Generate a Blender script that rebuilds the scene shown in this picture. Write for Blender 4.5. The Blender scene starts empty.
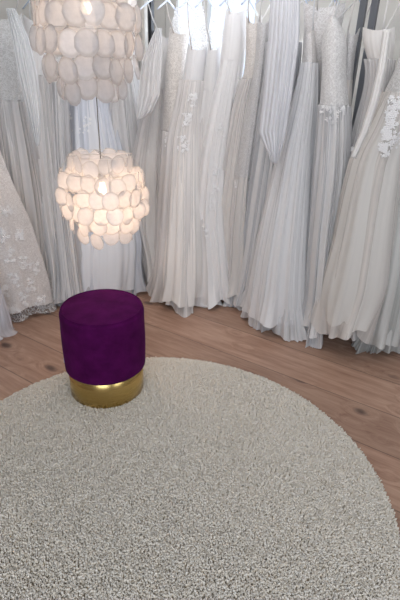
import bpy, bmesh, math, random
import numpy as np
from mathutils import Vector, Matrix
from mathutils.bvhtree import BVHTree
random.seed(7); np.random.seed(7)
SC = bpy.context.scene; COL = SC.collection
R = math.radians
# ------------------------------------------------------------------ camera
F, PT, RO, H = 460.0, .455, .031, 1.4
cd = bpy.data.cameras.new('camera'); cam = bpy.data.objects.new('camera', cd); COL.objects.link(cam)
cd.sensor_fit = 'VERTICAL'; cd.sensor_height = 36; cd.lens = 36*F/600; cd.clip_start = .05
fw = Vector((0, math.cos(PT), -math.sin(PT))); up0 = Vector((0, math.sin(PT), math.cos(PT)))
rt = Vector((1, 0, 0))*math.cos(RO)+up0*math.sin(RO); up = -Vector((1, 0, 0))*math.sin(RO)+up0*math.cos(RO)
CP = Vector((0, 0, H))
m = Matrix((rt, up, -fw)).transposed().to_4x4(); m.translation = CP; cam.matrix_world = m
SC.camera = cam
# room frame: U runs along the right-hand rack, V points from that wall into the room
ang = math.atan2(-.545, .84); U = Vector((math.cos(ang), math.sin(ang), 0)); V = Vector((U.y, -U.x, 0))
pR = Vector((-.30, 3.15, 0)); pL = Vector((-.8, 3.1, 0))
RV, LU = .42, .42                                        # distance of each rail from its wall
Q = U*(pL.dot(U)-LU)+V*(pR.dot(V)-RV)
def W(u, v, z=0): return Q+U*u+V*v+Vector((0, 0, z))
RW, RL, RH = 5.6, 4.6, 2.7
# ------------------------------------------------------------------ world, lights, exposure
wd = bpy.data.worlds.new('world'); SC.world = wd; wd.use_nodes = True
bg = wd.node_tree.nodes['Background']; bg.inputs[0].default_value = (.80, .88, 1, 1); bg.inputs[1].default_value = 1.5
def area(name, loc, tgt, sx, sy, power, col):
    l = bpy.data.lights.new(name, 'AREA'); l.shape = 'RECTANGLE'; l.size = sx; l.size_y = sy; l.energy = power; l.color = col
    o = bpy.data.objects.new(name, l); COL.objects.link(o); o.location = loc
    o.rotation_euler = (Vector(tgt)-Vector(loc)).to_track_quat('-Z', 'Y').to_euler(); return o
# daylight of the windows in the wall behind the photographer
area('daylight_rear', W(2.9, RL-.12, 1.55), W(1.9, 0, 1.25), 2.6, 1.5, 60, (.82, .90, 1))
area('daylight_right', W(RW-.12, 2.6, 1.6), W(0, 1.6, 1.2), 1.6, 1.4, 22, (.86, .92, 1))
# ceiling track lighting washing the racks
tk = area('track_light_right', W(1.9, 1.55, RH-.12), W(1.9, .45, 1.15), 2.4, .25, 7, (1, .97, .95)); tk.data.spread = R(105)
tk = area('track_light_left', W(1.55, 1.7, RH-.12), W(.45, 1.5, 1.15), 1.8, .25, 3.6, (1, .97, .95)); tk.data.spread = R(105)
# daylight of the window behind the dresses
area('daylight_back', W(1.25, .06, 1.55), W(1.9, 2.2, .3), 1.0, 1.2, 16, (.86, .92, 1))
area('ceiling_bounce_fill', W(2.6, 2.4, RH-.05), W(2.6, 2.4, 0), 1.2, 1.2, 1.5, (1, .9, .8))  # added warm fill standing in for ceiling bounce, no lamp hangs here
vs = SC.view_settings; vs.view_transform = 'Standard'; vs.look = 'None'; vs.gamma = 1; vs.use_curve_mapping = False; vs.exposure = .07
SC.cycles.max_bounces = 8; SC.cycles.transparent_max_bounces = 24; SC.cycles.diffuse_bounces = 4
# ------------------------------------------------------------------ materials
def mat(name, base=(.8, .8, .8), rough=.6, metal=0, **kw):
    mt = bpy.data.materials.new(name); mt.use_nodes = True
    b = mt.node_tree.nodes['Principled BSDF']
    b.inputs['Base Color'].default_value = (*base, 1); b.inputs['Roughness'].default_value = rough; b.inputs['Metallic'].default_value = metal
    for k, v in kw.items(): b.inputs[k.replace('_', ' ')].default_value = v
    return mt, mt.node_tree.nodes, mt.node_tree.links, b
def node(ns, t, **kw):
    n = ns.new('ShaderNode'+t)
    for k, v in kw.items(): setattr(n, k, v)
    return n
def ramp(ns, ls, src, stops):
    r = node(ns, 'ValToRGB'); e = r.color_ramp.elements
    while len(e) < len(stops): e.new(.5)
    for i, (p, c) in enumerate(stops):
        e[i].position = p; e[i].color = (*c, 1) if len(c) == 3 else c
    ls.new(src, r.inputs[0]); return r
def bump(ns, ls, b, src, strength, dist=.01):
    n = node(ns, 'Bump'); n.inputs['Strength'].default_value = strength; n.inputs['Distance'].default_value = dist
    ls.new(src, n.inputs['Height']); ls.new(n.outputs[0], b.inputs['Normal']); return n
def coords(ns, ls, kind='Object', scale=(1, 1, 1), rot=(0, 0, 0)):
    t = node(ns, 'TexCoord'); mp = node(ns, 'Mapping'); mp.inputs['Scale'].default_value = scale; mp.inputs['Rotation'].default_value = rot
    ls.new(t.outputs[kind], mp.inputs[0]); return mp.outputs[0]
def noise(ns, ls, vec, scale, detail=3, rough=.5):
    n = node(ns, 'TexNoise'); n.inputs['Scale'].default_value = scale; n.inputs['Detail'].default_value = detail; n.inputs['Roughness'].default_value = rough
    if vec: ls.new(vec, n.inputs['Vector'])
    return n.outputs['Fac']
def math_(ns, ls, op, a, b=None, clamp=False):
    n = node(ns, 'Math', operation=op, use_clamp=clamp)
    for i, x in enumerate((a, b)):
        if x is None: continue
        if isinstance(x, (int, float)): n.inputs[i].default_value = x
        else: ls.new(x, n.inputs[i])
    return n.outputs[0]
def fabric(name, col, lace=0, sheer=0, stitch=(1, 1), lscale=44, sparkle=0, holes=0, fade=0):
    """gown cloth: woven folds, optional lace relief, optional see-through net"""
    mt, ns, ls, b = mat(name, col, .62, Sheen_Weight=.25)
    b.inputs['Sheen Roughness'].default_value = .4
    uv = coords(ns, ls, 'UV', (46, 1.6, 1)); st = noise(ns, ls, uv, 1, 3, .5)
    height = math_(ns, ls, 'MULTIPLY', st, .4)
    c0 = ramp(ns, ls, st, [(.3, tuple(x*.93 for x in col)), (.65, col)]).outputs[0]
    if lace:
        ob = coords(ns, ls, 'Object')
        wn = node(ns, 'TexNoise'); wn.inputs['Scale'].default_value = 30; ls.new(ob, wn.inputs['Vector'])
        mx = node(ns, 'MixRGB'); mx.inputs[0].default_value = .11; ls.new(ob, mx.inputs[1]); ls.new(wn.outputs['Color'], mx.inputs[2])
        v = node(ns, 'TexVoronoi', feature='DISTANCE_TO_EDGE'); v.inputs['Scale'].default_value = lscale; ls.new(mx.outputs[0], v.inputs['Vector'])
        v2 = node(ns, 'TexVoronoi', feature='F1'); v2.inputs['Scale'].default_value = lscale*2.3; ls.new(mx.outputs[0], v2.inputs['Vector'])
        big = noise(ns, ls, ob, lscale*.45, 2)
        a = ramp(ns, ls, v.outputs[0], [(.02, (1, 1, 1)), (.11, (0, 0, 0))]).outputs[0]
        a2 = ramp(ns, ls, v2.outputs[0], [(.22, (1, 1, 1)), (.42, (0, 0, 0))]).outputs[0]
        a3 = ramp(ns, ls, big, [(.44, (0, 0, 0)), (.56, (1, 1, 1))]).outputs[0]
        pat = math_(ns, ls, 'MAXIMUM', math_(ns, ls, 'MULTIPLY', a, .8), math_(ns, ls, 'MULTIPLY', a2, a3), True)
        mc = node(ns, 'MixRGB'); ls.new(pat, mc.inputs[0])
        dk = node(ns, 'MixRGB', blend_type='MULTIPLY'); dk.inputs[0].default_value = 1; ls.new(c0, dk.inputs[1]); dk.inputs[2].default_value = (1-.17*lace, 1-.18*lace, 1-.19*lace, 1)
        ls.new(dk.outputs[0], mc.inputs[1]); mc.inputs[2].default_value = (*[min(.93, x*1.12) for x in col], 1); c0 = mc.outputs[0]
        height = math_(ns, ls, 'ADD', height, math_(ns, ls, 'MULTIPLY', pat, .8))
        if sparkle:
            b.inputs['Roughness'].default_value = .35
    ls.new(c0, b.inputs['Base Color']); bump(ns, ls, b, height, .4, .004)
    out = ns['Material Output']
    tl = node(ns, 'BsdfTranslucent'); ls.new(c0, tl.inputs[0]); ms = node(ns, 'MixShader'); ms.inputs[0].default_value = .2 if sheer else .15
    ls.new(b.outputs[0], ms.inputs[1]); ls.new(tl.outputs[0], ms.inputs[2]); last = ms.outputs[0]
    if sheer or holes:
        tr = node(ns, 'BsdfTransparent'); m2 = node(ns, 'MixShader')
        if holes:
            f = math_(ns, ls, 'MULTIPLY', math_(ns, ls, 'SUBTRACT', 1, pat), holes, True)
        else:
            f = math_(ns, ls, 'ADD', math_(ns, ls, 'MULTIPLY', math_(ns, ls, 'SUBTRACT', .5, st), 1.0), sheer, True)
            if fade:
                t0 = node(ns, 'TexCoord'); s0 = node(ns, 'SeparateXYZ'); ls.new(t0.outputs['UV'], s0.inputs[0])
                fd = ramp(ns, ls, s0.outputs[1], [(.15, (1, 1, 1)), (.55, (0, 0, 0))]).outputs[0]; f = math_(ns, ls, 'MAXIMUM', f, fd)
        ls.new(f, m2.inputs[0]); ls.new(last, m2.inputs[1]); ls.new(tr.outputs[0], m2.inputs[2]); last = m2.outputs[0]
    ls.new(last, out.inputs[0]); return mt
IV = (.84, .815, .81); CR = (.83, .795, .765); BL = (.80, .83, .91); GR = (.73, .725, .735); WH = (.86, .86, .875); TA = (.68, .63, .59)
M = {}
def fab(kind, tone):
    if kind == 'satin': tone = tuple(x*.6+y*.4 for x, y in zip(tone, (.86, .845, .84)))
    k = (kind, tone)
    if k not in M:
        nm = kind+'_cloth'
        if kind == 'satin': M[k] = fabric(nm, tone)
        elif kind == 'lace': M[k] = fabric(nm, tone, lace=1)
        elif kind == 'softlace': M[k] = fabric(nm, tone, lace=.6, lscale=50)
        elif kind == 'beads': M[k] = fabric(nm, tone, lace=1, lscale=80, sparkle=1)
        elif kind == 'tulle': M[k] = fabric(nm, tone, sheer=.2)
        elif kind == 'net': M[k] = fabric(nm, tone, sheer=.34)
        elif kind == 'veil': M[k] = fabric(nm, tone, sheer=.28)
        elif kind == 'openlace': M[k] = fabric(nm, tone, lace=.3, lscale=46, holes=.8)
    return M[k]
def wall_mat():
    mt, ns, ls, b = mat('painted_wall', (.62, .60, .56), .85)
    n = noise(ns, ls, coords(ns, ls), 60, 4); bump(ns, ls, b, n, .15, .003); return mt
M_wall = wall_mat(); M_ceil = mat('ceiling_paint', (.75, .74, .72), .9)[0]; M_trim = mat('trim_paint', (.70, .68, .64), .5)[0]
def wood():
    mt, ns, ls, b = mat('oiled_pine_boards', (.4, .25, .18), .42)
    t = node(ns, 'TexCoord'); mp = node(ns, 'Mapping'); mp.vector_type = 'POINT'; ls.new(t.outputs['Object'], mp.inputs[0])
    mp.inputs['Rotation'].default_value = (0, 0, -ang)                       # x along boards, y across
    sp = node(ns, 'SeparateXYZ'); ls.new(mp.outputs[0], sp.inputs[0]); X, Y = sp.outputs[0], sp.outputs[1]
    BW = .27
    yy = math_(ns, ls, 'DIVIDE', math_(ns, ls, 'SUBTRACT', Y, 1.925), BW); row = math_(ns, ls, 'FLOOR', yy); fy = math_(ns, ls, 'FRACT', yy)
    wn = node(ns, 'TexWhiteNoise', noise_dimensions='1D'); ls.new(row, wn.inputs['W'])
    xx = math_(ns, ls, 'ADD', math_(ns, ls, 'DIVIDE', X, 2.4), math_(ns, ls, 'MULTIPLY', wn.outputs[0], 5)); cx = math_(ns, ls, 'FLOOR', xx); fx = math_(ns, ls, 'FRACT', xx)
    idv = math_(ns, ls, 'ADD', math_(ns, ls, 'MULTIPLY', row, 7.31), math_(ns, ls, 'MULTIPLY', cx, 3.17))
    w2 = node(ns, 'TexWhiteNoise', noise_dimensions='1D'); ls.new(idv, w2.inputs['W'])
    cb = node(ns, 'CombineXYZ'); ls.new(math_(ns, ls, 'MULTIPLY', X, 1.3), cb.inputs[0]); ls.new(math_(ns, ls, 'MULTIPLY', Y, 14), cb.inputs[1]); ls.new(idv, cb.inputs[2])
    # knots
    kc = node(ns, 'CombineXYZ'); ls.new(math_(ns, ls, 'MULTIPLY', X, 4.5), kc.inputs[0]); ls.new(math_(ns, ls, 'MULTIPLY', Y, 7.5), kc.inputs[1]); ls.new(math_(ns, ls, 'MULTIPLY', row, 3.3), kc.inputs[2])
    kn = node(ns, 'TexNoise'); kn.inputs['Scale'].default_value = 3.0; ls.new(kc.outputs[0], kn.inputs['Vector'])
    kmx = node(ns, 'MixRGB'); kmx.inputs[0].default_value = .12; ls.new(kc.outputs[0], kmx.inputs[1]); ls.new(kn.outputs['Color'], kmx.inputs[2])
    kv = node(ns, 'TexVoronoi', feature='F1'); kv.inputs['Scale'].default_value = 1; ls.new(kmx.outputs[0], kv.inputs['Vector'])
    knot = ramp(ns, ls, kv.outputs['Distance'], [(.08, (1, 1, 1)), (.2, (0, 0, 0))]).outputs[0]
    halo = ramp(ns, ls, kv.outputs['Distance'], [(.1, (1, 1, 1)), (.42, (0, 0, 0))]).outputs[0]
    cb2 = node(ns, 'VectorMath', operation='ADD'); ls.new(cb.outputs[0], cb2.inputs[0])
    hs = node(ns, 'VectorMath', operation='SCALE'); ls.new(halo, hs.inputs[0]); hs.inputs['Scale'].default_value = .8; ls.new(hs.outputs[0], cb2.inputs[1])
    g = noise(ns, ls, cb2.outputs[0], 2.2, 5, .55); g2 = noise(ns, ls, cb2.outputs[0], 9, 3, .6)
    gs = math_(ns, ls, 'ADD', math_(ns, ls, 'MULTIPLY', g, .7), math_(ns, ls, 'MULTIPLY', g2, .3))
    c = ramp(ns, ls, gs, [(.32, (.27, .15, .105)), (.5, (.38, .235, .17)), (.68, (.48, .32, .235))]).outputs[0]
    hv = node(ns, 'HueSaturation'); ls.new(c, hv.inputs['Color']); ls.new(math_(ns, ls, 'ADD', math_(ns, ls, 'MULTIPLY', w2.outputs[0], .3), .85), hv.inputs['Value'])
    mk = node(ns, 'MixRGB'); ls.new(math_(ns, ls, 'MULTIPLY', knot, .85), mk.inputs[0]); ls.new(hv.outputs[0], mk.inputs[1]); mk.inputs[2].default_value = (.07, .04, .035, 1)
    ey = math_(ns, ls, 'LESS_THAN', math_(ns, ls, 'MINIMUM', fy, math_(ns, ls, 'SUBTRACT', 1, fy)), .011)
    ex = math_(ns, ls, 'LESS_THAN', math_(ns, ls, 'MINIMUM', fx, math_(ns, ls, 'SUBTRACT', 1, fx)), .0008)
    e = math_(ns, ls, 'MAXIMUM', ey, ex)
    me = node(ns, 'MixRGB'); ls.new(math_(ns, ls, 'MULTIPLY', e, .6), me.inputs[0]); ls.new(mk.outputs[0], me.inputs[1]); me.inputs[2].default_value = (.08, .05, .04, 1)
    ls.new(me.outputs[0], b.inputs['Base Color'])
    bump(ns, ls, b, math_(ns, ls, 'SUBTRACT', math_(ns, ls, 'MULTIPLY', gs, .2), e), .25, .004); return mt
M_wood = wood()
# ------------------------------------------------------------------ helpers
def tag(o, label=None, cat=None, group=None, kind=None):
    if label: o['label'] = label
    if cat: o['category'] = cat
    if group: o['group'] = group
    if kind: o['kind'] = kind
    return o
def empty(name, loc, rz=0):
    o = bpy.data.objects.new(name, None); COL.objects.link(o); o.empty_display_size = .1; o.location = loc; o.rotation_euler = (0, 0, rz); o.matrix_world = Matrix.Translation(loc) @ Matrix.Rotation(rz, 4, 'Z'); return o
def mesh_obj(name, verts, faces, mt, parent=None, uvs=None, smooth=True, org=None):
    """verts in world coordinates; stored relative to the parent's (or given) origin"""
    o0 = parent.matrix_world.translation if parent else Vector(org or (0, 0, 0))
    if parent and parent.parent: o0 = parent.parent.matrix_world.translation
    me = bpy.data.meshes.new(name); me.from_pydata([tuple(Vector(v)-o0) for v in verts], [], faces)
    if uvs is not None:
        l = me.uv_layers.new(name='UVMap'); vi = np.empty(len(me.loops), dtype=np.int32); me.loops.foreach_get('vertex_index', vi)
        l.data.foreach_set('uv', np.asarray(uvs, dtype=np.float32)[vi].ravel())
    if smooth: me.polygons.foreach_set('use_smooth', [True]*len(me.polygons))
    me.materials.append(mt); o = bpy.data.objects.new(name, me); COL.objects.link(o)
    if parent: o.parent = parent
    else: o.location = o0
    return o
class MB:
    def __init__(s): s.v = []; s.f = []
    def add(s, v, f):
        k = len(s.v); s.v += [Vector(x) for x in v]; s.f += [[i+k for i in q] for q in f]
    def box(s, c, half, ax=None):
        ax = ax or (U, V, Vector((0, 0, 1))); c = Vector(c)
        v = [c+ax[0]*half[0]*i+ax[1]*half[1]*j+ax[2]*half[2]*k for i in (-1, 1) for j in (-1, 1) for k in (-1, 1)]
        s.add(v, [(0, 1, 3, 2), (4, 6, 7, 5), (0, 4, 5, 1), (2, 3, 7, 6), (0, 2, 6, 4), (1, 5, 7, 3)])
    def tube(s, pts, r, n=8, caps=True):
        pts = [Vector(p) for p in pts]; rs = r if isinstance(r, (list, tuple)) else [r]*len(pts); v = []; f = []
        ref = None
        for i, p in enumerate(pts):
            t = (pts[min(i+1, len(pts)-1)]-pts[max(i-1, 0)]).normalized()
            if ref is None: ref = t.orthogonal().normalized()
            a = (ref-t*ref.dot(t)).normalized(); ref = a; b = t.cross(a)
            for k in range(n):
                q = 2*math.pi*k/n; v.append(p+(a*math.cos(q)+b*math.sin(q))*rs[i])
        for i in range(len(pts)-1):
            for k in range(n): f.append((i*n+k, i*n+(k+1) % n, (i+1)*n+(k+1) % n, (i+1)*n+k))
        if caps: f.append(tuple(range(n))[::-1]); f.append(tuple(range((len(pts)-1)*n, len(pts)*n)))
        s.add(v, f)
    def lathe(s, c, prof, n=64, closed=False):
        c = Vector(c); v = []; f = []
        for (r, z) in prof:
            for k in range(n):
                q = 2*math.pi*k/n; v.append(c+Vector((r*math.cos(q), r*math.sin(q), z)))
        for i in range(len(prof)-1):
            for k in range(n): f.append((i*n+k, i*n+(k+1) % n, (i+1)*n+(k+1) % n, (i+1)*n+k))
        s.add(v, f)
    def build(s, name, mt, parent=None, smooth=False, org=None): return mesh_obj(name, s.v, s.f, mt, parent, None, smooth, org)
def ray(x, y): return fw*F+rt*(x-200)+up*(300-y)
def floor_at(x, y, z=0):
    d = ray(x, y); return CP+d*((z-H)/d.z)
# ------------------------------------------------------------------ room shell
def struct(o): o['kind'] = 'structure'; return o
b = MB(); b.box(W(RW/2, RL/2, -.05), (RW/2+.1, RL/2+.1, .05)); struct(b.build('floor', M_wood))
b = MB(); b.box(W(RW/2, RL/2, RH+.05), (RW/2+.1, RL/2+.1, .05)); struct(b.build('ceiling', M_ceil))
T = .08
def wall_with_hole(name, along_u, pos, length, hole=None):
    b = MB()
    def seg(a0, a1, z0, z1):
        if along_u: b.box(W((a0+a1)/2, pos, (z0+z1)/2), ((a1-a0)/2, T/2, (z1-z0)/2))
        else: b.box(W(pos, (a0+a1)/2, (z0+z1)/2), (T/2, (a1-a0)/2, (z1-z0)/2))
    if hole:
        h0, h1, z0, z1 = hole; seg(0, h0, 0, RH); seg(h1, length, 0, RH); seg(h0, h1, 0, z0); seg(h0, h1, z1, RH)
    else: seg(0, length, 0, RH)
    struct(b.build(name, M_wall))
def wall_u(x, y=5):
    d = ray(x, y); k = (Q.dot(V)-CP.dot(V))/d.dot(V); return (CP+d*k-Q).dot(U)
WIN = (wall_u(152), wall_u(262), .95, 2.35)
wall_with_hole('wall_back', True, -T/2, RW, WIN)
wall_with_hole('wall_left', False, -T/2, RL)
wall_with_hole('wall_front', True, RL+T/2, RW)
wall_with_hole('wall_right', False, RW+T/2, RL)
M_glass = bpy.data.materials.new('window_glass'); M_glass.use_nodes = True
ns, ls = M_glass.node_tree.nodes, M_glass.node_tree.links
tr = node(ns, 'BsdfTransparent'); tr.inputs[0].default_value = (.95, .97, 1, 1); gl = node(ns, 'BsdfGlossy'); gl.inputs['Roughness'].default_value = .02; mx = node(ns, 'MixShader'); mx.inputs[0].default_value = .06
ls.new(tr.outputs[0], mx.inputs[1]); ls.new(gl.outputs[0], mx.inputs[2]); ls.new(mx.outputs[0], ns['Material Output'].inputs[0])
wn_ = struct(empty('window_1', W((WIN[0]+WIN[1])/2, -.04, WIN[2])))
b = MB(); uc = (WIN[0]+WIN[1])/2; hw = (WIN[1]-WIN[0])/2; zc = (WIN[2]+WIN[3])/2; hh = (WIN[3]-WIN[2])/2
for s in (-1, 1):
    b.box(W(uc+s*(hw-.025), -.04, zc), (.025, .03, hh)); b.box(W(uc, -.04, zc+s*(hh-.025)), (hw, .03, .025))
b.box(W(uc, -.04, zc), (.022, .025, hh)); b.box(W(uc, -.04, 1.9), (hw, .02, .018)); b.build('window_frame', M_trim, wn_)
b = MB(); b.box(W(uc, -.045, zc), (hw-.05, .003, hh-.05)); b.build('pane', M_glass, wn_)
# panelled timber lining left of the window
b = MB()
for k in range(7): b.box(W(.04+k*.095, .012, RH/2), (.044, .012, RH/2)); 
for k in range(6): b.box(W(.0875+k*.095, .006, RH/2), (.004, .006, RH/2))
struct(b.build('trim_panelling', M_trim))
b = MB(); b.box(W(RW/2, .012+.0, .05), (RW/2, .011, .05)); struct(b.build('baseboard_back', M_trim)) if False else None
b = MB(); b.box(W(.010, RL/2, .05), (.010, RL/2-.05, .05)); struct(b.build('baseboard_left', M_trim))
# ------------------------------------------------------------------ garment racks
M_black = mat('black_metal', (.02, .022, .028), .4, .3)[0]; M_steel = mat('grey_metal', (.16, .17, .19), .4, .6)[0]
M_hang = mat('white_hanger', (.62, .68, .80), .4)[0]; M_hook = mat('hook_wire', (.55, .56, .58), .3, .9)[0]
RZ = 1.91
def rack(pts, posts, label, mt):
    t = empty('garment_rack', posts[0][0]*1.0)
    tag(t, label, 'clothes rack')
    b = MB(); b.tube(pts, .013, 10); b.build('rail', M_steel, t, True)
    for p, w in posts:
        b = MB(); b.box(p+Vector((0, 0, (RZ+.02)/2+.012)), (w, .014, (RZ+.02)/2-.012)); b.build('post', M_steel if (p-W(ub, RV)).length < .01 else mt, t)
        b = MB(); b.box(p+Vector((0, 0, .012)), (.02, .05, .012)); b.build('foot', mt, t)
    return t
r0 = Vector((0, 0, RZ))
def on_plane_u(x, y=30):                                   # rail coordinate u seen at image column x
    d = ray(x, y); k = (W(0, RV).dot(V)-CP.dot(V))/d.dot(V); P = CP+d*k; return (P-Q).dot(U)
ua, ub, uc2 = on_plane_u(151, 15), on_plane_u(362, 15), on_plane_u(373.5, 15)
rack([W(ua, RV)+r0, W(ub, RV)+r0], [(W(ua, RV), .012), (W(ub, RV), .014)], 'black upright of the long rack of gowns by the window', M_black)
tag([o for o in COL.objects if o.name == 'garment_rack'][0], 'long dark metal rack holding the middle row of gowns by the window')
rack([W(uc2, RV)+r0, W(4.2, RV)+r0], [(W(uc2, RV), .015), (W(4.2, RV), .015)], 'grey metal rack holding the gowns at the right edge of the photo', M_steel)
rack([W(LU, .50)+r0, W(LU, 3.4)+r0], [(W(LU, .50), .012), (W(LU, 3.4), .012)], 'metal rack holding the row of gowns along the left wall', M_steel)
rack([W(LU+.06, RV)+r0, W(ua-.05, RV)+r0], [(W(ua-.05, RV), .010)], 'short metal rack in the corner behind the shell lamps', M_trim)
# ------------------------------------------------------------------ gowns
EVAL = {}
def fold_fn(nf, seed):
    rg = random.Random(seed); comps = []
    for k in range(5):
        n = int(nf*(.3, .5, .75, 1.1, 1.6)[k]*rg.uniform(.85, 1.2)); comps.append((max(3, n), rg.uniform(0, 6.28), rg.uniform(.7, 1)*(1.3, 1.2, .9, .6, .35)[k], rg.uniform(-.5, .5)))
    w1, w2, w3 = rg.uniform(0, 6.28), rg.uniform(0, 6.28), rg.uniform(0, 6.28)
    tot = sum(c[2] for c in comps)
    def fn(th, t):
        th2 = th+.16*np.sin(2*th+w1)+.09*np.sin(5*th+w2)
        s = 0
        for n, ph, a, dr in comps: s = s+a*(1-np.abs(np.sin((n*th2)/2*1.0+ph*1.0+dr*t*1.5))**1.15*1.6)
        # abs(sin) has period pi in its argument -> n*th/2 closes over 2*pi
        return s/tot
    return fn
def shell(rows, side, otop, bt, bh, nf, amp, seed, lift=.02, z_top=None, grow=0, neck=0, t0=0, t1=1, NL=None, NT=180, hemwave=0, curve=1.25, tipy=None, amp_top=.15, puddle=0):
    """gown surface hanging in front of its rack; rows = (image y, left, right) of the outline read off the
    photo, turned into real widths at the gown's own distance. Returns rings of world points."""
    rows = sorted(rows); ys = np.array([r[0] for r in rows], float); xl = np.array([r[1] for r in rows], float); xr = np.array([r[2] for r in rows], float)
    n = V if side == 'R' else U; p0 = W(LU, RV)
    Ph = floor_at((xl[-1]+xr[-1])/2, ys[-1], lift); oh = (Ph-p0).dot(n)
    NL = NL or 64
    tt = np.linspace(t0, t1, NL); yy = ys[0]+(ys[-1]-ys[0])*tt
    def smooth_interp(a):
        fine = np.linspace(ys[0], ys[-1], 200); q = np.interp(fine, ys, a); k = np.ones(17)/17
        q2 = np.convolve(np.pad(q, 8, mode='reflect', reflect_type='odd'), k, 'valid'); return np.interp(yy, fine, q2)
    L, Rr = smooth_interp(xl), smooth_interp(xr)
    hr = random.Random(seed+900); hemc = [(c, hr.uniform(0, 6.28), w) for c, w in ((2, .4), (3, .5), (5, .5), (9, .35), (14, .15))]; hc2 = [(c, hr.uniform(0, 6.28), w) for c, w in ((3, .6), (4, .4), (7, .35), (11, .2))]
    fl2 = lambda th_: sum(np.sin(c*th_+sd)*w for c, sd, w in hc2)
    fn = fold_fn(nf, seed); th = np.linspace(0, 2*math.pi, NT, endpoint=False); rings = []; rg = np.random.RandomState(seed)
    xm = (xl.mean()+xr.mean())/2; vd = ray(xm, 200); vd = Vector((vd.x, vd.y, 0)).normalized(); rh = Vector((vd.y, -vd.x, 0))
    for i, t in enumerate(tt):
        x = (L[i]+Rr[i])/2; y = yy[i]; o = otop+(oh-otop)*t**curve; d = ray(x, y)
        k = ((p0+n*o-CP).dot(n))/d.dot(n); P = CP+d*k
        bb = bt+(bh-bt)*t**1.1; dep = d.length*0+(P-CP).dot(fw)+bb*.7
        gt = grow*(.4+.6*t); a = (Rr[i]-L[i])/2*dep/F+gt; bb = bb+gt
        A = 1.6*amp*(amp_top+(1-amp_top)*t**.8)
        f = fn(th, t); C = P+vd*(bb*.97)
        ex = a*np.cos(th); ey = bb*np.sin(th)
        nx = np.cos(th); ny = np.sin(th)
        A_ = min(A, .42*a)
        ex = ex*(1)+nx*(f-.35)*A_; ey = ey+ny*(f-.35)*A_
        z = np.full(NT, P.z)
        if puddle and t > .86:
            q = (t-.86)/.14; fl = sum(np.sin(c*th+sd)*w for c, sd, w in hemc); ex = ex+nx*(fl*.05+.012)*q**2; ey = ey+ny*(fl*.05+.012)*q**2
            z = z+np.clip(-fl2(th), -1, 1)*puddle*q**2
        if neck: z = z-neck*np.exp(-((i/max(1, NL-1))/.12)**1.0)*(.5+.5*np.cos(2*(th+math.pi/2)))*(1 if True else 0)
        if hemwave: z = z+hemwave*max(0, (t-.93)/.07)**2*(.5+.5*fn(th*1.0, .3))
        z = np.maximum(z, .006+.010*(1-t if t < 1 else 0))
        px = C.x+rh.x*ex+vd.x*ey; py = C.y+rh.y*ex+vd.y*ey
        # cloth pressed against a wall flattens on it
        uu = (px-Q.x)*U.x+(py-Q.y)*U.y; vv = (px-Q.x)*V.x+(py-Q.y)*V.y
        uu = np.maximum(uu, .05); vv = np.maximum(vv, .05)
        rings.append(np.stack([Q.x+U.x*uu+V.x*vv, Q.y+U.y*uu+V.y*vv, z], 1))
    return np.array(rings), tt, th
def ring_mesh(name, rings, tt, mt, parent, useed=0):
    NL, NT, _ = rings.shape; v = rings.reshape(-1, 3)
    v = np.concatenate([rings, rings[:, :1]], 1); NT1 = NT+1; vv = v.reshape(-1, 3)
    uu, tv = np.meshgrid(np.linspace(0, 1, NT1)+useed*.37, tt); uv = np.stack([uu.ravel(), tv.ravel()], 1)
    f = [(i*NT1+k, i*NT1+k+1, (i+1)*NT1+k+1, (i+1)*NT1+k) for i in range(NL-1) for k in range(NT)]
    return mesh_obj(name, [Vector(p) for p in vv], f, mt, parent, uv)
def bvh_of(rings):
    NL, NT, _ = rings.shape
    f = [(i*NT+k, i*NT+(k+1) % NT, (i+1)*NT+(k+1) % NT, (i+1)*NT+k) for i in range(NL-1) for k in range(NT)]
    return BVHTree.FromPolygons([Vector(p) for p in rings.reshape(-1, 3)], f)
M_app = mat('lace_applique', (.84, .84, .85), .7)[0]
def applique(bv, spots, parent, size=.012, mt=None):
    for s_ in spots: applique_one(bv, [s_], parent, size, mt)
def applique_one(bv, spots, parent, size=.012, mt=None):
    """clusters of small stitched lace petals lying on the cloth"""
    b = MB(); rg = random.Random(int(spots[0][1])*13+int(spots[0][0]))
    for (x, y, n, spread) in spots:
        for _ in range(int(n*1.3)):
            px, py = x+max(-1.3, min(1.3, rg.gauss(0, 1)))*spread, y+max(-1.3, min(1.3, rg.gauss(0, 1)))*spread*1.5; d = ray(px, py).normalized(); h = bv.ray_cast(CP, d)
            if h[0] is None: continue
            P, N = h[0], h[1]
            if N.dot(d) > 0: N = -N
            P = P+N*.004; a = N.orthogonal().normalized(); c = N.cross(a); q0 = rg.uniform(0, 6.28); np_ = rg.choice((3, 5, 5)); s = size*rg.uniform(.7, 1.3)
            for k in range(np_):
                q = q0+k*2*math.pi/np_; dr = a*math.cos(q)+c*math.sin(q); sd = N.cross(dr); pc = P+dr*s*.55
                v = []
                for m_ in range(7):
                    w = 2*math.pi*m_/7; v.append(pc+dr*math.cos(w)*s*.55+sd*math.sin(w)*s*.3)
                v.append(pc+N*s*.25)
                b.add(v, [(m_, (m_+1) % 7, 7) for m_ in range(7)])
    if b.v: return b.build('lace_applique', mt or M_app, parent)
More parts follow.
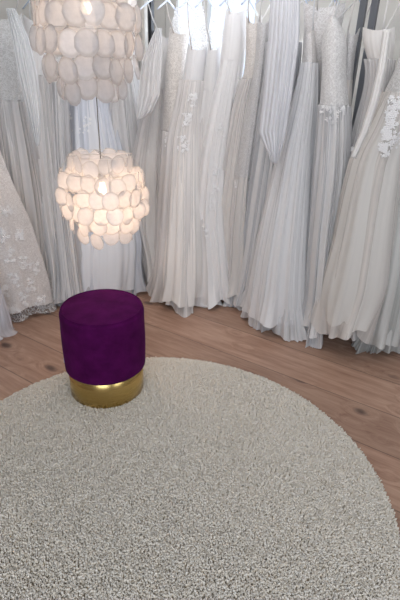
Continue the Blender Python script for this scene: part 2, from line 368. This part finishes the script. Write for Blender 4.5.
def hanger(P, n, label, group='white hangers on the racks'):
    """hanger whose arms run across the rail, hooked over it at P"""
    t = empty('clothes_hanger', P); tag(t, label, 'hanger', group)
    b = MB(); pts = []
    for k in range(-10, 11):
        s = k/10; pts.append(P+n*.20*s+Vector((0, 0, -.10-.10*abs(s)**1.2)))
    b.tube(pts, [.004+.003*(1-abs(k)/10) for k in range(-10, 11)], 8); b.build('hanger_arms', M_hang, t, True)
    b = MB(); r = .019; hk = [P+Vector((0, 0, -.10)), P+Vector((0, 0, -.06)), P+n*.012+Vector((0, 0, -.035))]
    for k in range(9):
        q = math.radians(-40+k*28); hk.append(P+n*(r*math.cos(q))+Vector((0, 0, r*math.sin(q))))
    b.tube(hk, .0025, 6); b.build('hook', M_hook, t, True); return t
GR_ = 'wedding gowns on the racks'
HANG_LAB = []
def gown(label, rows, waist, top, skirt, over=None, side='R', otop=.05, bt=.07, bh=.2, nf=22, amp=.03, seed=1, neck=.04, strap=True, app=None, apsize=.009, over_grow=.022, hem_extra=None, illusion=False, band=None, hl=None, curve=1.25, o_rows=None, lift=.02, dresscat='wedding dress'):
    rows = sorted(rows); y0, y1 = rows[0][0], rows[-1][0]; tw = (waist-y0)/(y1-y0)
    kw = dict(side=side, otop=otop, bt=bt, bh=bh, nf=nf, seed=seed, curve=curve, lift=lift)
    rb, t1_, th = shell(rows, amp=amp*.25, neck=neck, t0=0, t1=tw, NL=26, **kw)
    rk, t2_, th = shell(rows, amp=amp, t0=tw*.99, t1=.97 if over else 1, NL=60, hemwave=.008, puddle=.03, **kw)
    base = rk[-1].mean(0); P = empty('wedding_dress', Vector((base[0], base[1], 0))); tag(P, label, dresscat, GR_)
    ring_mesh('bodice', rb, t1_, top, P, seed)
    sk_ = ring_mesh('skirt', rk, t2_, skirt, P, seed)
    src = rk
    if over:
        ro, t3, _ = shell(o_rows or rows, side=side, otop=otop+.01, bt=bt, bh=bh+.01, nf=int(nf*1.6), seed=seed+50, curve=curve, amp=amp*1.3, t0=tw*1.02 if not o_rows else 0, t1=1, NL=70, NT=260, grow=over_grow+amp*.4, lift=max(.008, lift-.012), hemwave=.006, puddle=.045)
        sk2 = ring_mesh('tulle_overlay', ro, t3, over, P, seed+3); src = ro
    if band:                                            # lace border at the hem
        rn, t4, _ = shell(rows, side=side, otop=otop, bt=bt, bh=bh, nf=nf, seed=seed, curve=curve, amp=amp, t0=band, t1=1, NL=14, grow=.014, lift=lift-.012, hemwave=.02, puddle=.03)
        ring_mesh('lace_border', rn, t4, fab('openlace', WH), sk_, seed+5)
    # hang point on the rail above the bodice
    n = V if side == 'R' else U; top_c = Vector(rb[0].mean(0))
    al = U if side == 'R' else V
    hp = W(LU, RV)+al*((top_c-W(LU, RV)).dot(al)); hp.z = RZ
    if strap:
        top = rb[0]
        for s in (-1, 1):
            b = MB()
            # nearest rim vertex towards each arm tip
            tip = hp+n*.13*s+Vector((0, 0, -.15)); k = int(np.argmin(((top[:, :2]-np.array([tip.x, tip.y]))**2).sum(1))); A = Vector(top[k])
            rel = A+Vector((0, 0, -.01)); md = (rel+tip)/2+n*.01*s
            b.tube([rel, md, tip+Vector((0, 0, .006))], .0035, 6)
            b.build('strap', top_mat_strap(skirt), P, True)
    if illusion:
        b = []; NT = rb.shape[1]; r0_ = rb[1]; tgt = np.array([hp.x, hp.y, RZ-.14]); rr = []
        for k, s in enumerate(np.linspace(0, 1, 10)):
            c = r0_*(1-s)+(tgt+(r0_-r0_.mean(0))*.3)*s; c[:, 2] = r0_[:, 2]+(RZ-.17-r0_[:, 2])*s; rr.append(c)
        rr = np.array(rr)[::-1]; ring_mesh('illusion_neckline', rr, np.linspace(0, .2, 10), fab('openlace', WH), P, seed+9)
    if app:
        applique(bvh_of(src if over and not o_rows else rk), app, sk2 if over and not o_rows else sk_, apsize)
    if hl is not False: hanger(hp, n, hl or 'white hanger holding the '+label.split(',')[0][:70])
    return P, hp
_sm = {}
def top_mat_strap(m): return m
# --- left rack
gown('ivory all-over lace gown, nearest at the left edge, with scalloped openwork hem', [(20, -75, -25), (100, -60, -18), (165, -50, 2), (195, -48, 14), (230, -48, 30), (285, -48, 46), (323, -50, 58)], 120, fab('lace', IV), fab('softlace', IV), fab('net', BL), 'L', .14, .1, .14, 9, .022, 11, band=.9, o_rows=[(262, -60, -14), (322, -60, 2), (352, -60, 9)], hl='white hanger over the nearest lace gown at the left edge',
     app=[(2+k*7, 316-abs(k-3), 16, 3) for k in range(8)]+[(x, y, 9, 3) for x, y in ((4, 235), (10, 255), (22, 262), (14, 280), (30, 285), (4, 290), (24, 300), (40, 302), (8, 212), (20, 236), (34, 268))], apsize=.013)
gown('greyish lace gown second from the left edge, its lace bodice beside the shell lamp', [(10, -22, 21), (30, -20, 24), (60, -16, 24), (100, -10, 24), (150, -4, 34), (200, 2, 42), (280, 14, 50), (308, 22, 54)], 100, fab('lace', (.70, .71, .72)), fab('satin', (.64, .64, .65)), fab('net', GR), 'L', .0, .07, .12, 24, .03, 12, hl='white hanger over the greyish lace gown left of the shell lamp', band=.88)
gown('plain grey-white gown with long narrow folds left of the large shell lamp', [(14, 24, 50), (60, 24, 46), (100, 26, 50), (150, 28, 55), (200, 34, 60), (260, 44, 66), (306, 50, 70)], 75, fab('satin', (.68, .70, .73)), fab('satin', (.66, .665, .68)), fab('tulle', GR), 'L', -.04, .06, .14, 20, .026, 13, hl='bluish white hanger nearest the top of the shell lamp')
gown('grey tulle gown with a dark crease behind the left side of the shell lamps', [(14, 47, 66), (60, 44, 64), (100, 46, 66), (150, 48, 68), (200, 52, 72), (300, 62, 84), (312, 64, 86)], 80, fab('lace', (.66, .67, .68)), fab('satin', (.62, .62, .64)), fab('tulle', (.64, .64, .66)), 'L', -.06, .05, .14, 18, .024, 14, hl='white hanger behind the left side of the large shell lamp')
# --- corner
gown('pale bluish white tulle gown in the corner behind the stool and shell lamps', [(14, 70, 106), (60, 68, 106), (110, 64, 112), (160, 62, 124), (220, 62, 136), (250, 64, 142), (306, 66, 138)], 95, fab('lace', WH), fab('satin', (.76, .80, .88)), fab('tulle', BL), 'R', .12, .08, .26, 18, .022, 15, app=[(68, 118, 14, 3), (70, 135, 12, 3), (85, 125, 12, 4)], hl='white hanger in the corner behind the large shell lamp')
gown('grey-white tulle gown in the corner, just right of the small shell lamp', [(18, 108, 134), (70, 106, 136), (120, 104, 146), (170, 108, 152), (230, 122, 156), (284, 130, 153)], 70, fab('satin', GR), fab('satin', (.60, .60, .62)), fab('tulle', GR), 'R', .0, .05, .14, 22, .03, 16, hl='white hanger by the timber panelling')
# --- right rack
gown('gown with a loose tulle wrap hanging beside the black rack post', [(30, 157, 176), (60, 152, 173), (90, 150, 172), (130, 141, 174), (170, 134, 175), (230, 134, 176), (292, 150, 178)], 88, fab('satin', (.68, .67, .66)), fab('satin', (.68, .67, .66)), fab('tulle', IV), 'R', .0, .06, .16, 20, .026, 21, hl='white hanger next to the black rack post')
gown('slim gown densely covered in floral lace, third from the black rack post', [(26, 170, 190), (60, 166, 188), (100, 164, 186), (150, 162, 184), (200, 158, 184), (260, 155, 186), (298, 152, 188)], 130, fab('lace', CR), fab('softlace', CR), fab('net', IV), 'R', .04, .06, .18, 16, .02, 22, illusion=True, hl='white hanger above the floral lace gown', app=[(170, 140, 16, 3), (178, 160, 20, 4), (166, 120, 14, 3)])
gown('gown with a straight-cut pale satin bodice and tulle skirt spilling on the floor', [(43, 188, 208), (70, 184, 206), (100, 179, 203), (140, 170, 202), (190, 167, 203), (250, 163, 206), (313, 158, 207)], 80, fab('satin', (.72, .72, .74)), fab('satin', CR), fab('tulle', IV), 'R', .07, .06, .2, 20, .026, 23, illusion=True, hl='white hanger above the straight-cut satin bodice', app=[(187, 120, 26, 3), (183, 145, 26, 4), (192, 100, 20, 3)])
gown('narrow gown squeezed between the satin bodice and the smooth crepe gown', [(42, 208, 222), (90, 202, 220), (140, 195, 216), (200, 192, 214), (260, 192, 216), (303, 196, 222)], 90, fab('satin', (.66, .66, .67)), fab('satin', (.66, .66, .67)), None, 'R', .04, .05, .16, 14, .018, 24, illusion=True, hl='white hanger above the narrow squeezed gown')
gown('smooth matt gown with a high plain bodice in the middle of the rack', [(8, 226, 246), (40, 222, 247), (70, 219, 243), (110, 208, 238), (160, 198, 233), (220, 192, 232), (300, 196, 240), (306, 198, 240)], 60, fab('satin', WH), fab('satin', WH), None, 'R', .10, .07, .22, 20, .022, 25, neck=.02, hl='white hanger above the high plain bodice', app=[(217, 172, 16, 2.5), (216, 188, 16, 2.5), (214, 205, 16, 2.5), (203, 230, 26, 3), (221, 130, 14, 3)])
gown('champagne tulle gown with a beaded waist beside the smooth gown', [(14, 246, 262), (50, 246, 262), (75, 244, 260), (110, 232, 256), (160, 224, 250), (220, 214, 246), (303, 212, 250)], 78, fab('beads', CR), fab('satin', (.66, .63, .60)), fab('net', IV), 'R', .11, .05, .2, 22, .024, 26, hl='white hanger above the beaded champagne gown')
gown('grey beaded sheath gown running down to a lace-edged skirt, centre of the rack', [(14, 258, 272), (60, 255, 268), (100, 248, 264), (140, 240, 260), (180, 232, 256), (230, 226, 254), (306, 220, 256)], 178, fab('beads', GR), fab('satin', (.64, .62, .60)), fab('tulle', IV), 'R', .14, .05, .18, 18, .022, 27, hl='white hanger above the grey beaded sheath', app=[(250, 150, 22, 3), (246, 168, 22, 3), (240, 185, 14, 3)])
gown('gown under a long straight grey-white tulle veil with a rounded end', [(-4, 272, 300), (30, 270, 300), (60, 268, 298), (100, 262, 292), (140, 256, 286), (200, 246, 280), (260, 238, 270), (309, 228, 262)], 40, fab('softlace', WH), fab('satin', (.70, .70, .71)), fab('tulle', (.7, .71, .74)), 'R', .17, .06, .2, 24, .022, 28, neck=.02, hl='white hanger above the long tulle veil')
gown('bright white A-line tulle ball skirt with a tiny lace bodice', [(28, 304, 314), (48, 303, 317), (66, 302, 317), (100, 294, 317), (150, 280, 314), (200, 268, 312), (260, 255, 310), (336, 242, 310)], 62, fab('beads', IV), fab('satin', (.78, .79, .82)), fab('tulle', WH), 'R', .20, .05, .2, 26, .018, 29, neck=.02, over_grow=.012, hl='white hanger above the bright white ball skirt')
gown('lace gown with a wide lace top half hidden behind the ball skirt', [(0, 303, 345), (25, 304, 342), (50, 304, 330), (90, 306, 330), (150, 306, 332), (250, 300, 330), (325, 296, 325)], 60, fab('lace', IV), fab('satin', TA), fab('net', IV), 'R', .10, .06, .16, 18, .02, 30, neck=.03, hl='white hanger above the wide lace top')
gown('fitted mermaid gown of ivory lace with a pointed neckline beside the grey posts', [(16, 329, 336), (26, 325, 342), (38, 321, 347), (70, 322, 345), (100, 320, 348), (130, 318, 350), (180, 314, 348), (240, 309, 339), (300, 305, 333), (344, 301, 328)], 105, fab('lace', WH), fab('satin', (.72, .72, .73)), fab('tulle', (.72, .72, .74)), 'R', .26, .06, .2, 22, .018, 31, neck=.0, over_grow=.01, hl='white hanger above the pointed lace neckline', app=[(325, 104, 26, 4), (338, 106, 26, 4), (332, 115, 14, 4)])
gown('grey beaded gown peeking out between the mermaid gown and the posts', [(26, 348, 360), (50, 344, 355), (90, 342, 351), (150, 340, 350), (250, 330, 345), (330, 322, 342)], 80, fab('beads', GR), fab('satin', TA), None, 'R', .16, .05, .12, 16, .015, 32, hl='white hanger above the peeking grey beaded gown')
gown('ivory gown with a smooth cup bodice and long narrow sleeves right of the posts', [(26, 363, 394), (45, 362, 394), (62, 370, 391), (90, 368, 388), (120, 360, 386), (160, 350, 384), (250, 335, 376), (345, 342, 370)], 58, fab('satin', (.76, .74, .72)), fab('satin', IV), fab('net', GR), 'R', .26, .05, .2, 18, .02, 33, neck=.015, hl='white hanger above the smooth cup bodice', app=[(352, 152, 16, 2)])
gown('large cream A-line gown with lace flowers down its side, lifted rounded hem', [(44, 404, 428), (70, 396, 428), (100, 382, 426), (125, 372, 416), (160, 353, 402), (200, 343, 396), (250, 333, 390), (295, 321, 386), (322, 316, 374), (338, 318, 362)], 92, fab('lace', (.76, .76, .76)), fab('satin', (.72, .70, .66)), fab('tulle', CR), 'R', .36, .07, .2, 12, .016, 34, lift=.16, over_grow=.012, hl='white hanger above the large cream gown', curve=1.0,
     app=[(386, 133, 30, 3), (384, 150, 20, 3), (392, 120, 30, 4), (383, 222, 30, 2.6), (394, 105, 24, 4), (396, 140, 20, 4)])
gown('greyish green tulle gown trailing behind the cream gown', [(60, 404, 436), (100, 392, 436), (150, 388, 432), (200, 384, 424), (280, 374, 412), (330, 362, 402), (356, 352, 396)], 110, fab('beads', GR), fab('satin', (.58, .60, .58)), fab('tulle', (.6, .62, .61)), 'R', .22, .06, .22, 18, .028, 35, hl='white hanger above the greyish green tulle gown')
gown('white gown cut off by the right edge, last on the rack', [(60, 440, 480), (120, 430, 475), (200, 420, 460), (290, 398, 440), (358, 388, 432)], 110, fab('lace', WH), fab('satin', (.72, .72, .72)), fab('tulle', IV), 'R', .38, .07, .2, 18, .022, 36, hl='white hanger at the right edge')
# ------------------------------------------------------------------ draped panels (sleeves, wraps, veils): double-sided folded cloth
def drape(name, rows, parent, mt, side, off, seed, thick=.004, folds=5, amp=.004, NX=40, NY=50):
    rows = sorted(rows); ys = np.array([r[0] for r in rows], float); xl = np.array([r[1] for r in rows], float); xr = np.array([r[2] for r in rows], float)
    o = np.interp(np.linspace(ys[0], ys[-1], NY), [ys[0], ys[-1]], off); yy = np.linspace(ys[0], ys[-1], NY); L = np.interp(yy, ys, xl); Rr = np.interp(yy, ys, xr)
    n = V if side == 'R' else U; p0 = W(LU, RV); v = []; uv = []; rg = random.Random(seed); ph = rg.uniform(0, 6)
    for i in range(NY):
        for k in range(NX):
            s = k/(NX-1); x = L[i]+(Rr[i]-L[i])*s; f = math.sin(folds*math.pi*s*2+ph+.8*math.sin(3*s+i*.04))*amp+.02*math.cos((s-.5)*math.pi)
            d = ray(x, yy[i]); q = ((p0+n*(o[i]+f)-CP).dot(n))/d.dot(n); v.append(CP+d*q); uv.append((s*.3+seed*.1, i/(NY-1)))
    fcs = [(i*NX+k, i*NX+k+1, (i+1)*NX+k+1, (i+1)*NX+k) for i in range(NY-1) for k in range(NX-1)]
    ob = mesh_obj(name, v, fcs, mt, parent, uv); md = ob.modifiers.new('s', 'SOLIDIFY'); md.thickness = thick; return ob
def by(lab): return [o for o in COL.objects if o.get('label', '').startswith(lab)][0]
drape('sleeve', [(8, 6, 15), (40, 12, 30), (75, 18, 38), (110, 27, 41), (140, 34, 41), (146, 36, 39)], by('greyish lace gown second'), fab('veil', (.74, .76, .79)), 'L', (.14, .26), 3, thick=.0015)
drape('wrap', [(28, 156, 162), (60, 142, 162), (95, 138, 160), (112, 136, 152), (120, 137, 142)], by('gown with a loose'), fab('veil', WH), 'R', (.12, .2), 4, thick=.0015)
drape('veil', [(-6, 271, 300), (40, 268, 299), (100, 263, 291), (132, 259, 286), (142, 263, 284), (164, 272, 277)], by('gown under a long'), fab('veil', (.78, .79, .83)), 'R', (.25, .31), 5, folds=7, thick=.0015)
drape('sleeve', [(30, 384, 391), (70, 378, 385), (100, 371, 378), (130, 362, 368), (158, 351, 355)], by('ivory gown with a smooth'), fab('satin', (.78, .77, .75)), 'R', (.36, .42), 6, folds=2)
# ------------------------------------------------------------------ rug
RC = Vector((-.164, 1.217, 0)); RR = .885
rug = empty('round_rug', RC); tag(rug, 'round cream shaggy rug lying on the floorboards', 'rug')
M_rug = mat('rug_backing', (.62, .52, .38), .95)[0]
def yarn():
    mt, ns, ls, b = mat('rug_yarn', (.6, .58, .54), .9, Sheen_Weight=.15)
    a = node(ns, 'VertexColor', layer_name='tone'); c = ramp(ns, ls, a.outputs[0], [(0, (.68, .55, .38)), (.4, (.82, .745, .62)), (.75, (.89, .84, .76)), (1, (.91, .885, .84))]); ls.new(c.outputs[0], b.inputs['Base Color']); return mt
b = MB(); b.lathe(RC, [(0.001, .012), (RR-.03, .012), (RR-.01, .009), (RR-.006, .003), (RR-.02, .001), (0.001, .001)], 128); b.build('backing', M_rug, rug, True)
def pile():
    N = 115000; rs = np.random.RandomState(5)
    ii = np.arange(N)+.5; r = (RR-.008)*np.sqrt(ii/N); q = ii*2.399963+rs.rand(N)*.0014; r = np.minimum(r+rs.randn(N)*.0009, RR-.006); px, py = r*np.cos(q), r*np.sin(q)
    # only the part of the rug in or near the picture carries pile tufts densely
    S, K = 4, 4
    d = rs.rand(N)*2*np.pi; lean = .002+rs.rand(N)*.005; h = .018+rs.rand(N)*.006; w = .0021+rs.rand(N)*.0011
    curl = rs.rand(N)*2-1
    V_ = np.zeros((N, S, K, 3), dtype=np.float32); ts = np.linspace(0, 1, S)
    edge = np.clip((r-(RR-.06))/.06, 0, 1)
    for i, t in enumerate(ts):
        hh = h*np.sin(t*np.pi*.62)/np.sin(.5*np.pi)*(1-.45*edge**2); dd = d+curl*2.6*t
        cx = px+np.cos(dd)*lean*t*1.3; cy = py+np.sin(dd)*lean*t*1.3; cz = .010+hh
        wi = w*(.8 if i == 0 else 1.0 if i < S-1 else .55)
        for k in range(K):
            a = k*2*np.pi/K+d; V_[:, i, k, 0] = cx+np.cos(a)*wi; V_[:, i, k, 1] = cy+np.sin(a)*wi; V_[:, i, k, 2] = cz+np.sin(a*1.0+t*2)*wi*.6
    idx = np.arange(N)[:, None, None, None]*S*K; fi = []
    for i in range(S-1):
        for k in range(K): fi.append([i*K+k, i*K+(k+1) % K, (i+1)*K+(k+1) % K, (i+1)*K+k])
    fi.append([(S-1)*K+k for k in range(K)]); fi = np.array(fi)
    fa = (np.arange(N)[:, None, None]*S*K+fi[None]).reshape(-1, 4)
    me = bpy.data.meshes.new('pile'); nv = N*S*K; me.vertices.add(nv); me.vertices.foreach_set('co', V_.reshape(-1)); me.loops.add(fa.size); me.loops.foreach_set('vertex_index', fa.ravel().astype(np.int32))
    me.polygons.add(len(fa)); me.polygons.foreach_set('loop_start', np.arange(0, fa.size, 4, dtype=np.int32)); me.polygons.foreach_set('use_smooth', np.ones(len(fa), dtype=bool)); me.update(); me.validate()
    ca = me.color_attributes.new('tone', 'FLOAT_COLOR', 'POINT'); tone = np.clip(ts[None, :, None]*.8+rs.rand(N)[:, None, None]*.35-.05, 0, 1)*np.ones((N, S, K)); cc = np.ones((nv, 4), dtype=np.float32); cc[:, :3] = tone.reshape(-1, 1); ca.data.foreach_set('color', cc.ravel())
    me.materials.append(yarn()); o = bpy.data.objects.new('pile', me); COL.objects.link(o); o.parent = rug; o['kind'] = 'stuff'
pile()
# ------------------------------------------------------------------ stool
SP = Vector((-.437, 1.825, .022)); st = empty('pouf_stool', SP); tag(st, 'round purple velvet stool with a gold metal base on the rug edge', 'stool')
def velvet():
    mt, ns, ls, b = mat('purple_velvet', (.06, .004, .075), .9, Sheen_Weight=.05)
    b.inputs['Sheen Tint'].default_value = (.42, .05, .50, 1); b.inputs['Sheen Roughness'].default_value = .38; b.inputs['Specular IOR Level'].default_value = .1
    n = noise(ns, ls, coords(ns, ls), 11, 4, .65); c = ramp(ns, ls, n, [(.3, (.05, .0015, .045)), (.7, (.09, .004, .082))]); ls.new(c.outputs[0], b.inputs['Base Color'])
    n2 = noise(ns, ls, coords(ns, ls), 400, 2); bump(ns, ls, b, n2, .2, .001); return mt
def gold():
    mt, ns, ls, b = mat('brushed_gold', (.58, .42, .16), .24, 1)
    n = noise(ns, ls, coords(ns, ls, 'Object', (1, 1, 60)), 6, 3); r = ramp(ns, ls, n, [(.3, (.2, .2, .2)), (.7, (.3, .3, .3))]); ls.new(r.outputs[0], b.inputs['Roughness']); return mt
SR = .188; Hs = .445; hb = .135
pr = [(.002, hb+.004), (SR-.03, hb+.002), (SR-.008, hb+.004), (SR-.002, hb+.010)]
for k in range(1, 15): pr.append((SR-.002+.003*math.sin(k/15*math.pi), hb+.010+(Hs-hb-.05)*k/15))
for k in range(9):
    q = k/8*math.pi/2; pr.append((SR-.024+.024*math.cos(q)-.001, Hs-.028+.024*math.sin(q)))
pr += [(SR*.6, Hs+.001), (.002, Hs+.003)]
b = MB(); b.lathe(SP, pr, 96); b.build('upholstered_seat', velvet(), st, True)
b = MB(); b.lathe(SP+Vector((0, 0, 0)), [(SR-.0115+.009*math.cos(k/12*2*math.pi)*.35, Hs-.006+.0035*math.sin(k/12*2*math.pi)) for k in range(13)], 96); b.build('piping', velvet(), st, True)
b = MB(); rb_ = SR-.014; b.lathe(SP, [(.002, .002), (rb_-.002, .002), (rb_, .004), (rb_, hb), (rb_-.003, hb+.002)], 96); b.build('metal_base', gold(), st, True)
tg = floor_at(67.5, 368, .15); q = (Vector((tg.x, tg.y, 0))-Vector((SP.x, SP.y, 0))).normalized()
q = Vector((-.99, -.12, 0)).normalized(); sd = Vector((-q.y, q.x, 0)); b = MB(); b.box(SP+q*(SR+.002)+Vector((0, 0, hb+.03)), (.0012, .009, .013), (q, sd, Vector((0, 0, 1)))); b.build('care_tag', mat('tag_cloth', (.5, .6, .85), .6)[0], st)
# ------------------------------------------------------------------ shell lamps
def capiz():
    mt = bpy.data.materials.new('capiz_shell'); mt.use_nodes = True; ns, ls = mt.node_tree.nodes, mt.node_tree.links; b = ns['Principled BSDF']
    b.inputs['Roughness'].default_value = .22; b.inputs['Coat Weight'].default_value = .6
    n = noise(ns, ls, coords(ns, ls), 45, 4, .6); c = ramp(ns, ls, n, [(.3, (.76, .76, .79)), (.7, (.88, .88, .90))]); ls.new(c.outputs[0], b.inputs['Base Color'])
    bump(ns, ls, b, n, .25, .003)
    sx = node(ns, 'SeparateXYZ'); tc = node(ns, 'TexCoord'); ls.new(tc.outputs['Object'], sx.inputs[0]); zz = math_(ns, ls, 'ADD', sx.outputs[2], .0385)
    rd = math_(ns, ls, 'SQRT', math_(ns, ls, 'ADD', math_(ns, ls, 'MULTIPLY', zz, zz), math_(ns, ls, 'MULTIPLY', sx.outputs[0], sx.outputs[0])))
    rim = ramp(ns, ls, rd, [(.033, (1, 1, 1)), (.039, (.84, .82, .80))]).outputs[0]
    mm = node(ns, 'MixRGB', blend_type='MULTIPLY'); mm.inputs[0].default_value = 1; ls.new(c.outputs[0], mm.inputs[1]); ls.new(rim, mm.inputs[2]); ls.new(mm.outputs[0], b.inputs['Base Color'])
    t = node(ns, 'BsdfTranslucent'); ls.new(mm.outputs[0], t.inputs[0]); tr = node(ns, 'BsdfTransparent'); m1 = node(ns, 'MixShader'); m1.inputs[0].default_value = .5; m2 = node(ns, 'MixShader'); m2.inputs[0].default_value = .42
    ls.new(b.outputs[0], m1.inputs[1]); ls.new(t.outputs[0], m1.inputs[2]); ls.new(m1.outputs[0], m2.inputs[1]); ls.new(tr.outputs[0], m2.inputs[2]); ls.new(m2.outputs[0], ns['Material Output'].inputs[0]); return mt
M_cap = capiz(); M_wire = mat('lamp_wire', (.6, .58, .56), .4, .6)[0]; M_cord = mat('lamp_cord', (.12, .115, .11), .5)[0]
def em(name, col, s):
    mt, ns, ls, b = mat(name, (1, .9, .75), .3); b.inputs['Emission Color'].default_value = (*col, 1); b.inputs['Emission Strength'].default_value = s; return mt
M_bulb = em('lit_bulb', (1, .72, .42), 14)
def shell_lamp(C, tiers, label, power, seed, bulb_dz, disc=.036, name='shell_pendant_lamp', tilt=0):
    t = empty(name, C); tag(t, label, 'lamp', 'capiz shell pendant lamps'); rg = random.Random(seed)
    # disc prototype mesh: slightly dished irregular round shell, 2 mm thick
    protos = []
    for p_ in range(4):
        n = 18; v = []; f = []; rr = [disc*(1+.05*rg.uniform(-1, 1)) for _ in range(n)]
        for sgn in (1, -1):
            v.append((0, sgn*.0007+.0008, 0))
            for k in range(n):
                q = 2*math.pi*k/n; v.append((rr[k]*math.cos(q), sgn*.0009, rr[k]*math.sin(q)*1.04))
        for k in range(n):
            k2 = (k+1) % n; f.append((0, 1+k, 1+k2)); f.append((n+1, n+2+k2, n+2+k)); f.append((1+k, n+2+k, n+2+k2, 1+k2))
        me = bpy.data.meshes.new('shell_disc'); me.from_pydata([(a, b_, c-disc*.96) for a, b_, c in v], [], f); me.materials.append(M_cap); protos.append(me)
    b = MB()
    for (r, dz, n) in tiers:
        z = C.z+dz; ring = [Vector((C.x+r*math.cos(k/40*2*math.pi), C.y+r*math.sin(k/40*2*math.pi), z)) for k in range(41)]; b.tube(ring, .0011, 5)
    rmax = max(r for r, _, _ in tiers); zt = C.z+tiers[0][1]
    for k in range(4):
        q = k*math.pi/2+.4; dr = Vector((math.cos(q), math.sin(q), 0)); pts = [Vector((C.x, C.y, zt))]+[Vector((C.x, C.y, C.z+dz))+dr*r for r, dz, _ in tiers]; b.tube(pts, .0016, 5)
    b.build('wire_frame', M_wire, t, True)
    for (r, dz, n) in tiers:
        ph = rg.uniform(0, 6)
        for k in range(n):
            q = ph+2*math.pi*k/n; o = bpy.data.objects.new('shell_disc', protos[rg.randrange(4)]); COL.objects.link(o); o.parent = t
            rr = r+rg.uniform(-.014, .010)
            o.location = (rr*math.cos(q), rr*math.sin(q), dz+rg.uniform(-.012, .012))
            o.rotation_euler = (rg.uniform(-.14, .2), rg.uniform(-.1, .1), q-math.pi/2+rg.uniform(-.45, .45))
    b = MB(); bz = C+Vector((0, 0, bulb_dz)); pf = [(.002, -.02), (.012, -.016), (.018, -.006), (.019, 0), (.017, .014), (.012, .03), (.012, .045)]
    bb_ = b; bb_.lathe(bz, pf, 20)
    b = MB(); b.lathe(bz, [(.016, .043), (.018, .05), (.018, .09), (.004, .1)], 16); sk = b.build('socket', M_wire, t, True); bb_.build('bulb', M_bulb, sk, True)
    b = MB(); b.tube([bz+Vector((0, 0, .095)), Vector((C.x, C.y, RH-.02))], 0.0026, 6); b.build('cord', M_cord, t, True)
    b = MB(); b.lathe(Vector((C.x, C.y, RH)), [(.05, -.002), (.05, -.02), (.004, -.03)], 24); b.build('ceiling_rose', M_trim, t, True)
    l = bpy.data.lights.new('bulb_light', 'POINT'); l.energy = power; l.color = (1, .68, .45); l.shadow_soft_size = .05; lo = bpy.data.objects.new('bulb_light', l); COL.objects.link(lo); lo.parent = t; lo.location = (0, 0, bulb_dz-.045)
    return t
def at_y(x, y, Y):
    d = ray(x, y); return CP+d*(Y/d.y)
shell_lamp(at_y(87.5, 30, 1.98), [(.145, .225, 15), (.165, .15, 17), (.182, .075, 19), (.184, -.005, 19), (.165, -.09, 16), (.12, -.16, 11)], 'larger shell pendant lamp cut by the top edge of the photo', .8, 3, .07, .043)
shell_lamp(at_y(103, 197, 2.22), [(.148, .20, 14), (.187, .13, 18), (.202, .062, 20), (.198, -.01, 19), (.170, -.075, 15), (.128, -.135, 11)], 'lower shell pendant lamp glowing warmly behind the purple stool', 3.2, 8, .03, .0405)
